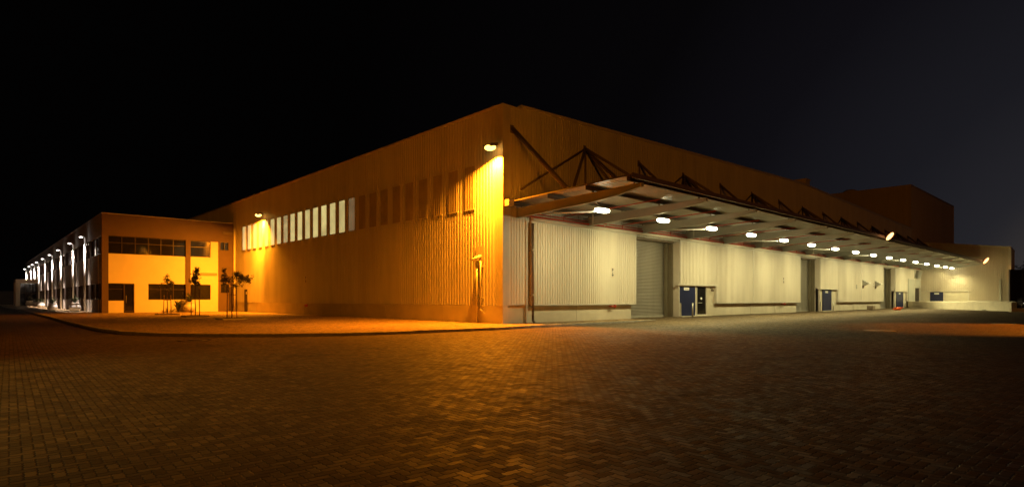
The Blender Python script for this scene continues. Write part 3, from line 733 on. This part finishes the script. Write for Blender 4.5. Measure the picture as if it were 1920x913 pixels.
for i, (x, y, hts, lab) in enumerate(((-8.4,32.0,1.65,'left tree'),(-8.3,24.2,2.1,'middle tree'),(-8.2,16.4,2.15,'right tree'))):
    o = thing('tree_stakes', f'timber stakes tied together, supporting the {lab} of the three', 'tree stakes', (x,y,0), 'timber tree stakes')
    for s in (-.30,.32):
        p0 = Vector((x,y,-.05)) + CR*s; t = MB(); t.tube(p0,p0+Vector((0,0,hts))+CR*(.03*(-1 if s>0 else 1)),.032,.028,n=8); t.build('stake', M['timber'], o)
    t = MB(); p0 = Vector((x,y,hts*.72)); t.tube(p0-CR*.30,p0+CR*.32,.018,n=6); t.build('crossbar', M['timber'], o)
    q = MB(); w_ = .75
    q.box(x-w_,y-w_,-.05,x+w_,y-w_+.12,.085); q.box(x-w_,y+w_-.12,-.05,x+w_,y+w_,.085); q.box(x-w_,y-w_+.12,-.05,x-w_+.12,y+w_-.12,.085); q.box(x+w_-.12,y-w_+.12,-.05,x+w_,y+w_-.12,.085)
    so = thing('tree_surround', f'square raised edging with soil round the {lab} of the three', 'planting bed', (x,y,0), 'square beds round the young trees')
    q.build('edging', M['dirty'], so)
    q = MB(); n_ = 10; st = (2*w_-.24)/n_
    for a in range(n_+1):
        for b in range(n_+1): q.v.append((x-w_+.12+a*st,y-w_+.12+b*st,.03+.06*(1-((a-5)**2+(b-5)**2)/50)+random.uniform(0,.025)))
    for a in range(n_):
        for b in range(n_): k = a*(n_+1)+b; q.f.append((k,k+n_+1,k+n_+2,k+1)); q.sm.append(True)
    q.build('soil', M['soil'], so)

# ------------------------------------------------------------------ buildings at the right
tb = thing('tall_block', 'plain tall windowless block rising behind the far end of the warehouse', 'building', (95,10,0))
t = MB(); t.corr('X',80.75,109.6,.0,17.9,.15,-1,.3,.04); t.corr('Y',.3,60,5,17.9,80.6,-1,.3,.04); t.box(80.64,.2,0,109.6,60,17.85); t.build('cladding', M['tower'], tb)
t = MB(); t.box(80.5,.05,17.85,109.75,.3,18.05); t.box(80.5,.3,17.85,80.75,60,18.05); t.box(80.5,.05,0,80.75,.25,17.85); t.box(109.5,.05,0,109.75,.3,17.85); t.build('edge_flashing', M['tower'], tb)
x_, y_ = 83.5, 9.0
t = MB(); t.lathe((x_,y_,18.0),[(.0,0),(.9,0),(.9,.25),(1.1,.3),(1.0,.6),(.6,.8),(.0,.88)],20); t.build('roof_vent', M['tower'], tb)

db = thing('dock_building', 'lower ribbed wing closing the yard at the far right', 'building', (86,-5,0))
DYE = -10.55
zt2 = lambda y: 9.85 + (y)*(9.85-8.45)/10.6
t = MB(); t.corr('Y', -5.9, -.12, 2.45, lambda y: zt2(y), 85, -1, .22, .035); t.corr('Y', DYE, -5.9, 1.0, lambda y: zt2(y), 85, -1, .22, .035)
n = len(t.v); t.v += [(85.03,DYE,0),(85.03,.0,0),(85.03,.0,zt2(0)),(85.03,DYE,zt2(DYE))]; t.f.append((n,n+1,n+2,n+3)); t.sm.append(False)
t.build('cladding', M['dockclad'], db)
t = MB(); t.corr('X', 85.0, 88.6, 5.3, lambda x: 8.45-.1*(x-85), DYE, -1, .22, .035)
n = len(t.v); t.v += [(85,DYE+.01,0),(88.6,DYE+.01,0),(88.6,DYE+.01,8.0),(85,DYE+.01,8.4)]; t.f.append((n,n+1,n+2,n+3)); t.sm.append(False)
n = len(t.v); t.v += [(88.6,DYE,0),(88.6,10,0),(88.6,10,8),(88.6,DYE,8.0),(85.03,10,9.4)]; t.f.append((n,n+1,n+2,n+3)); t.sm.append(False)
t.build('end_cladding', M['dockclad'], db)
t = MB(); n = len(t.v)
for (x,y,z) in ((84.94,.0,zt2(0)),(84.94,DYE-.06,zt2(DYE)),(88.7,DYE-.06,8.1),(88.7,.0,9.6)): t.v += [(x,y,z-.12),(x,y,z+.05)]
t.f += [(0,2,3,1),(2,4,5,3),(1,3,5,7)]; t.sm += [False]*3
t.build('roof', M['flash'], db)
t = MB(); t.box(84.93,DYE-.05,.9,85.2,DYE+.22,8.4); t.build('corner_flashing', M['flash'], db)
t = MB(); t.box(84.9,-5.9,2.36,85.02,-.1,2.45); t.box(84.9,DYE,.93,85.02,-5.9,1.0); t.box(84.95,-5.95,1.0,85.0,-5.85,2.4); t.build('drip_flashing', M['flash'], db)
t = MB(); t.box(84.97,-5.85,.9,85.1,-.1,2.36); t.build('recess_wall', M['plinth'], db)
t = MB(); t.box(84.90,-2.95,.93,84.96,-1.35,2.3); do = t.build('door', M['blue'], db)
t = MB(); t.box(84.88,-2.45,1.98,84.895,-1.85,2.15); t.build('notice_plate', M['white'], do)
t = MB(); t.box(84.85,-9.55,.95,84.94,-9.35,4.1); t.build('downpipe', M['steel'], db)

pf = thing('loading_platform', 'low cream concrete loading platform in front of the far wing', 'loading dock', (75,-8,0))
A_ = (77.85,-.12); B_ = at(1896.5,59.5); E_ = at(1907,60.5)
t = MB(); t.prism([A_,B_,E_,(84.9,-10.9),(84.9,-.12)],-.1,.93); t.build('deck', M['plinth'], pf)
K1 = at(1897,57.5); K2 = at(1990,58)
t = MB(); dx, dy = K2[0]-K1[0], K2[1]-K1[1]; l_ = math.hypot(dx,dy); nx, ny = -dy/l_*.3, dx/l_*.3
t.prism([K1,K2,(K2[0]+nx,K2[1]+ny),(K1[0]+nx,K1[1]+ny)],-.1,.36); tag(t.build('low_wall', M['plinth']), 'low cream wall at the right edge below the parked car', 'wall')
gt = thing('void_screen', 'tall black screen standing in for the dark opening beside the far wing', 'screen', (86,-11,0))  # black panel and posts added for the unlit opening at the wing end
t = MB(); G0 = at(1893.5,77.5); G1 = at(1990,79); dx,dy = G1[0]-G0[0],G1[1]-G0[1]; l_ = math.hypot(dx,dy); a_ = math.atan2(dy,dx)
t.obox((G0[0]+dx*.5,G0[1]+dy*.5,3.05),l_,.08,4.3,rz=a_); t.build('void_panel', M['black'], gt)
t = MB()
for k in range(5): t.obox((G0[0]+dx*k/4,G0[1]+dy*k/4,2.6),.14,.16,5.2,rz=a_)
t.build('screen_post', M['frame'], gt)

# parked car at the right edge
def car(loc, rz, label):
    o = thing('parked_car', label, 'car', (*loc,0))
    o.rotation_euler = (0,0,0)
    T = Matrix.Translation((*loc,0)) @ Matrix.Rotation(rz,4,'Z')
    def add(mb, name, m, par=o):
        mb.v = [tuple(T @ Vector(v)) for v in mb.v]; return mb.build(name, m, par)
    prof = [(-2.15,.35),(-2.2,.75),(-2.05,.92),(-1.35,1.0),(-.75,1.42),(.55,1.45),(1.35,1.02),(2.05,.85),(2.18,.6),(2.12,.32)]
    b = MB(); n = len(prof)
    for s, wdt in ((-1,.85),(1,.85)):
        for (x,z) in prof: b.v.append((x, s*(wdt if z < 1.05 else .66), z))
    for i in range(n):
        j = (i+1)%n; b.f.append((i,j,n+j,n+i)); b.sm.append(False)
    b.f.append(tuple(range(n))[::-1]); b.f.append(tuple(range(n,2*n))); b.sm += [False,False]
    add(b,'body',M['car'])
    w = MB(); w.quad((.62,-.6,1.40),(.62,.6,1.40),(1.30,.72,1.05),(1.30,-.72,1.05)); w.v = [(x+.02,y,z+.02) for x,y,z in w.v]; add(w,'windscreen',M['glass'])
    for s in (-1,1):
        w = MB(); w.quad((-.70,s*.665,1.37),(.50,s*.665,1.40),(1.1,s*.80,1.08),(-1.1,s*.80,1.04)); w.v = [(x,y+s*.035,z) for x,y,z in w.v]; add(w,'side_window',M['glass'])
        w = MB(); w.ell((2.12,s*.62,.72),.06,.17,.08); add(w,'headlight',M['lampp'])
        for x in (-1.35,1.35):
            w = MB(); w.tube((x,s*.68,.32),(x,s*.88,.32),.32,n=20); wo = add(w,'wheel',M['rubber'])
            w = MB(); w.tube((x,s*.87,.32),(x,s*.89,.32),.19,n=16); add(w,'rim',M['galv'],wo)
    w = MB(); w.box(2.1,-.4,.45,2.2,.4,.62); add(w,'grille',M['black'])
    return o
cl_ = at(1927,75.5); car(cl_, math.atan2(-22.4-cl_[1], -20.2-cl_[0])+R(12), 'dark car with a lit headlamp cut by the right edge of the view')

# ------------------------------------------------------------------ small things
def sign(x, y, z, axis, label, s=1.0):
    o = thing('hydrant_sign', label, 'sign', (x,y,z), 'small fire signs with a letter and an arrow')
    def P(u0,w0,u1,w1,d0,d1,mb):
        if axis == 'X': mb.box(x+u0*s, y-d0, z+w0*s, x+u1*s, y-d1, z+w1*s)
        else: mb.box(x-d0, y-u0*s, z+w0*s, x-d1, y-u1*s, z+w1*s)
    a = MB(); P(-.13,-.30,.13,.28,.0,.012,a); a.build('plate', M['clad2'], o)
    a = MB()
    for r in ((-.13,.27,.13,.28),(-.13,-.30,.13,-.29),(-.13,-.29,-.12,.27),(.12,-.29,.13,.27)): P(*r,.0125,.015,a)
    a.build('border', M['pink'], o)
    a = MB(); P(-.07,.04,-.02,.23,.0125,.016,a); P(-.02,.18,.06,.23,.0125,.016,a); P(-.02,.10,.06,.145,.0125,.016,a); P(.03,.145,.075,.18,.0125,.016,a); a.build('letter', M['black'], o)
    a = MB(); P(-.03,-.13,.03,.0,.0125,.016,a)
    tri = ((-.11,-.14),(.11,-.14),(0,-.29))
    n = len(a.v)
    for (u,w) in tri: a.v.append((x+u*s,y-.016,z+w*s) if axis == 'X' else (x-.016,y-u*s,z+w*s))
    a.f.append((n,n+1,n+2)); a.sm.append(False); a.build('arrow', M['black'], o)
sign(9.05,PY-.035,2.95,'X','small letter P and down arrow sign on the nearest loading wall panel')
sign(34.8,PY-.035,3.0,'X','small letter P and down arrow sign on the second loading wall panel')
sign(61.8,PY-.035,3.0,'X','small letter P and down arrow sign between the two wedge hoods')
sign(-.04,24.2,2.9,'Y','small letter P and down arrow sign on the orange-lit side wall')
def hydrant(loc, axis, label):
    x,y,z = loc; o = thing('hydrant_valve', label, 'hydrant', loc, 'red hydrant valves under the cladding')
    s = 1 if axis == 'X' else 0
    a = MB()
    if s: a.tube((x,.1,z),(x,y,z),.05); a.tube((x-.18,y,z),(x+.12,y,z),.05); a.build('body', M['red'], o)
    else: a.tube((.05,y,z),(x,y,z),.05); a.tube((x,y-.12,z),(x,y+.18,z),.05); a.build('body', M['red'], o)
    a = MB(); c = (x+.2,y,z) if s else (x,y-.2,z)
    d = (x+.24,y-.0,z) if s else (x,y-.26,z)
    a.tube(c,d,.11,n=16); a.build('hand_wheel', M['red'], o)
hydrant((9.05,-.16,.83),'X','red valve under the nearest loading wall panel')
hydrant((34.8,-.16,.83),'X','red valve under the second loading wall panel')
hydrant((-.14,24.1,.75),'Y','red valve low on the orange-lit side wall')
for (x, lab) in ((57.9,'left of the two grey wedge hoods on the loading wall'),(62.7,'right of the two grey wedge hoods on the loading wall')):
    o = thing('wall_hood', lab, 'hood', (x,-.2,3.1), 'grey wedge hoods on the loading wall')
    a = MB(); n = 0
    a.v = [(x-.45,-.17,3.55),(x-.45,-.17,2.85),(x-.35,-.75,3.15),(x+.45,-.17,3.55),(x+.45,-.17,2.85),(x+.35,-.75,3.15)]
    a.f = [(0,1,2),(3,5,4),(0,2,5,3),(1,4,5,2),(0,3,4,1)]; a.sm = [False]*5; a.build('hood', M['steel'], o)
    a = MB(); a.box(x-.36,-.85,3.09,x+.36,-.72,3.21); a.build('lip', M['white'], o)
    a = MB(); a.box(x-.44,-.3,2.55,x-.28,-.165,2.86); a.build('bracket', M['steel_d'], o)
o = MB(); o.box(55.2,-.2,2.45,55.5,-.14,2.95); tag(o.build('wall_box', M['steel']), 'small grey box on the wall left of the wedge hoods', 'electrical box')
def bollard(x, y, h, lab):
    o = MB(); o.tube((x,y,-.02),(x,y,h),.055,n=14); o.ell((x,y,h),.055,.055,.03)
    tag(o.build('bollard', M['galv']), lab, 'bollard', 'short steel posts by the blue doors')
bollard(17.6,-.75,1.0,'short steel post before the nearest blue door')
bollard(45.9,-.75,1.0,'short steel post before the second blue door')
bollard(73.6,-.75,1.0,'short steel post before the third blue door')
# steps/thresholds
o = MB(); o.box(16.9,-.35,-.03,21.2,.05,.05); tag(o.build('threshold', M['plinth']), 'pale concrete threshold under the nearest blue door', 'step', 'pale thresholds under the blue doors')
o = MB(); o.box(44.3,-.35,-.03,47.9,.05,.05); tag(o.build('threshold', M['plinth']), 'pale concrete threshold under the second blue door', 'step', 'pale thresholds under the blue doors')
# light bracket over the glass door
bl = thing('bulkhead_light', 'small unlit bracket lamp beside the glass door', 'light', (21.6,-.1,2.0))
a = MB(); a.tube((21.6,.08,2.15),(21.6,-.14,2.12),.025); a.build('arm', M['steel_d'], bl); a = MB(); a.lathe((21.6,-.16,1.86),[(0,0),(.10,.02),(.12,.12),(.05,.24),(0,.26)],14); a.build('shade', M['steel_d'], bl)
# crate, rubble, cone
cx_, cy_ = 57.2,-1.15
cr = thing('wooden_crate', 'broken wooden crate on the ground against the loading wall', 'crate', (cx_,cy_,0))
a = MB()
for k in range(4): a.box(cx_-.5,cy_-.30,.04+.11*k,cx_+.5,cy_-.27,.12+.11*k); a.box(cx_-.5,cy_+.27,.04+.11*k,cx_+.5,cy_+.30,.12+.11*k)
a.build('side_board', M['wood'], cr)
a = MB()
for k in range(4): a.box(cx_-.53,cy_-.27,.04+.11*k,cx_-.5,cy_+.27,.12+.11*k); a.box(cx_+.5,cy_-.27,.04+.11*k,cx_+.53,cy_+.27,.12+.11*k)
a.build_each('end_board', M['wood'], cr)
def heap(px, D, w, h, m, label, name='rubble_heap'):
    x, y = at(px, D); a = MB()
    for k in range(26):
        t = random.gauss(0,.38); u_ = random.gauss(0,.3); hh = max(.02,h*(1-abs(t)*1.3)*random.uniform(.4,1))
        c = Vector((x,y,0))+CR*(t*w*.5)+Vector((.681,.7325,0))*(u_*.4); s = random.uniform(.05,.13)*w
        a.obox((c.x,c.y,hh*.5),s,s*.8,hh,rz=random.uniform(0,3),rx=random.uniform(-.4,.4),ry=random.uniform(-.4,.4))
    tag(a.build(name, m), label, 'rubble', 'small heaps of rubble by the loading wall')
heap(1567,64.5,.55,.26,M['wood'],'small brown rubble heap by the second blue door')
heap(1603,68.5,.6,.10,M['wood'],'flat scatter of rubble left of the wooden crate')
heap(1632,66,.25,.12,M['soil'],'small dark lump on the ground right of the wooden crate')
heap(1610,64.5,.16,.1,M['soil'],'tiny dark lump on the ground below the wooden crate')
heap(1848,64.,.5,.2,M['kerb'],'small pale rubble heap at the foot of the loading platform')
cx_, cy_ = at(1686,66.5)
co = thing('traffic_cone', 'orange traffic cone lying on its side by the third blue door', 'traffic cone', (cx_,cy_,0))
T = Matrix.Translation((cx_,cy_,.20)) @ Matrix.Rotation(R(-50),4,'Z') @ Matrix.Rotation(R(78),4,'Y')
a = MB(); a.lathe((0,0,0),[(.22,-.35),(.19,-.3),(.05,.42),(.0,.43)],20); a.v = [tuple(T@Vector(v)) for v in a.v]; a.build('cone', M['orange'], co)
a = MB(); a.box(-.24,-.24,-.39,.24,.24,-.35); a.v = [tuple(T@Vector(v)) for v in a.v]; a.build('base', M['orange'], co)
cx_, cy_ = at(1682,66.2)
co = thing('traffic_barrier', 'crumpled orange plastic barrier beside the fallen cone', 'barrier', (cx_,cy_,0))
a = MB(); a.obox((cx_,cy_,.10),.8,.30,.16,rz=R(-30),ry=R(6)); a.build('board', M['orange'], co); a = MB(); a.obox((cx_+.1,cy_-.1,.22),.5,.22,.08,rz=R(-20),ry=R(-9)); a.build('foot', M['orange'], co)
def manhole(px, py, r, label, m, k=0):
    D = F_*(1.3-RZ)/(py-560) if px < 1200 else F_*1.3/(py-560); x, y = at(px, D); z = gz(x,y)
    o = thing('manhole_cover', label, 'manhole cover', (x,y,z), 'covers set in the paving')
    a = MB(); a.lathe((x,y,z-.02),[(0,.032),(r,.032),(r,0)],28); a.build('lid', m, o)
    a = MB(); a.lathe((x,y,z-.02),[(r+.012,.0),(r+.012,.030),(r+.3,.026),(r+.3,0)],28); a.build('surround', M['kerb'] if px > 1200 else M['soil'], o)
manhole(370,638,.32,'dark round cover in the paving in front of the kerb',M['black'])
manhole(1650,617,.30,'pale round cover in the paving on the right',M['kerb'])
manhole(1885,607,.28,'round cover in the orange light at the far right',M['kerb'])

# ------------------------------------------------------------------ far things
bw = MB(); a0 = (-60,152); bw.box(-90,150,-.1,-11.5,150.3,3.0); tag(bw.build('boundary_wall', M['dark_wall']), 'dim boundary wall beyond the far left end of the office', 'wall')
def far_tree(px, D, h, w, label):
    x, y = at(px, D); o = thing('night_tree', label, 'tree', (x,y,0), 'dark trees at the right edge')
    t = MB(); t.path([(x,y,-.1),(x+.1,y,h*.4),(x,y+.1,h*.7)],[.22,.16,.08],8)
    for k in range(7):
        a = random.uniform(0,6.28); t.tube((x,y,h*random.uniform(.35,.6)),(x+math.cos(a)*w*.4,y+math.sin(a)*w*.4,h*random.uniform(.6,.9)),.06,.02,6)
    t.build('trunk', M['bark'], o)
    c = MB()
    for k in range(55):
        a = random.uniform(0,6.28); rr = w*.5*math.sqrt(random.random()); z = h*random.uniform(.35,1.0); rr *= 1-.5*max(0,(z/h-.6)/.4)
        leafy(c,(x+rr*math.cos(a),y+rr*math.sin(a),z),(.5,.5,.4),26,.14)
    c.build('crown', M['far_leaf'], o)
far_tree(1925,104,8.2,4.5,'dark tree at the right edge behind the black screen')

# street lamps behind the viewer that light the yard and upper walls
def mast(loc, label, aim, energy, h=10., size=130, col=FILL, blend=.6, squash=1.0):
    x, y = loc; o = thing('street_lamp', label, 'street lamp', (x,y,0), 'lamp masts across the yard'); d = Vector((aim[0]-x,aim[1]-y,0)).normalized()
    t = MB(); t.tube((x,y,-.2),(x,y,h),.10,.06,n=12); t.tube((x,y,h-.05),(x+d.x*.8,y+d.y*.8,h+.15),.04,n=8); t.build('mast', M['galv'], o)
    t = MB(); t.obox((x+d.x*1.,y+d.y*1.,h+.2),.6,.3,.14,rz=math.atan2(d.y,d.x)); t.build('lamp_head', M['steel'], o)
    light('mast_lamp','SPOT',(x+d.x*1.,y+d.y*1.,h+.05),col,energy,target=aim,parent=o,spot_size=R(size),spot_blend=blend,shadow_soft_size=.15).scale = (1, squash, 1)
mast((-52,-58),'tall lamp mast across the yard behind the viewer',(14,6,13.5),30000,h=12,size=88,squash=.30)
mast((-27.5,-8.5),'lamp mast left of the viewer over the near paving',(-20.5,-10.5,0),3200,h=8,size=80,col=(1.,.58,.14),blend=.9)

mast((18.5,-22.5),'lamp mast beyond the right edge of the view',(14.6,-19.0,0),7500,h=7,size=66,col=(1.,.27,.01),blend=.35)

# ------------------------------------------------------------------ world
w = bpy.data.worlds.new('World'); sc.world = w; w.use_nodes = True
nt = w.node_tree; N = nt.nodes; L = nt.links; bg = N['Background']
tc = N.new('ShaderNodeTexCoord'); vm = N.new('ShaderNodeVectorMath'); vm.operation = 'DOT_PRODUCT'
L.new(tc.outputs['Generated'], vm.inputs[0]); vm.inputs[1].default_value = Vector((1,-.08,-.06)).normalized()
cr = N.new('ShaderNodeValToRGB'); L.new(vm.outputs['Value'], cr.inputs[0])
E_ = cr.color_ramp.elements
E_[0].position = .35; E_[0].color = (.0006,.0005,.0005,1); E_[1].position = .998; E_[1].color = (.052,.040,.031,1)
for p, c in ((.72,(.0018,.0015,.0019)),(.842,(.0044,.0040,.0056)),(.93,(.0100,.0098,.0130)),(.967,(.0165,.0160,.0195)),(.986,(.040,.034,.031))):
    e = E_.new(p); e.color = (*c,1)
L.new(cr.outputs[0], bg.inputs[0]); bg.inputs[1].default_value = 1.0

# ------------------------------------------------------------------ camera
cam = bpy.data.cameras.new('camera'); co = bpy.data.objects.new('camera', cam); COL.objects.link(co); sc.camera = co
co.location = (-20.154,-22.368,1.3); co.rotation_euler = (R(90),0,-math.atan2(.6810,.7325))
cam.sensor_width = 36; cam.lens = F_/1920*36; cam.shift_y = 103.5/1920; cam.clip_end = 3000; cam.clip_start = .05
sc.view_settings.view_transform = 'Standard'; sc.view_settings.look = 'None'; sc.view_settings.exposure = 0; sc.view_settings.gamma = 1
sc.render.resolution_x = 1024; sc.render.resolution_y = 486
sc.cycles.use_denoising = True
sc.cycles.max_bounces = 5; sc.cycles.diffuse_bounces = 3; sc.cycles.glossy_bounces = 3; sc.cycles.sample_clamp_indirect = 6
sc.cycles.use_light_tree = True
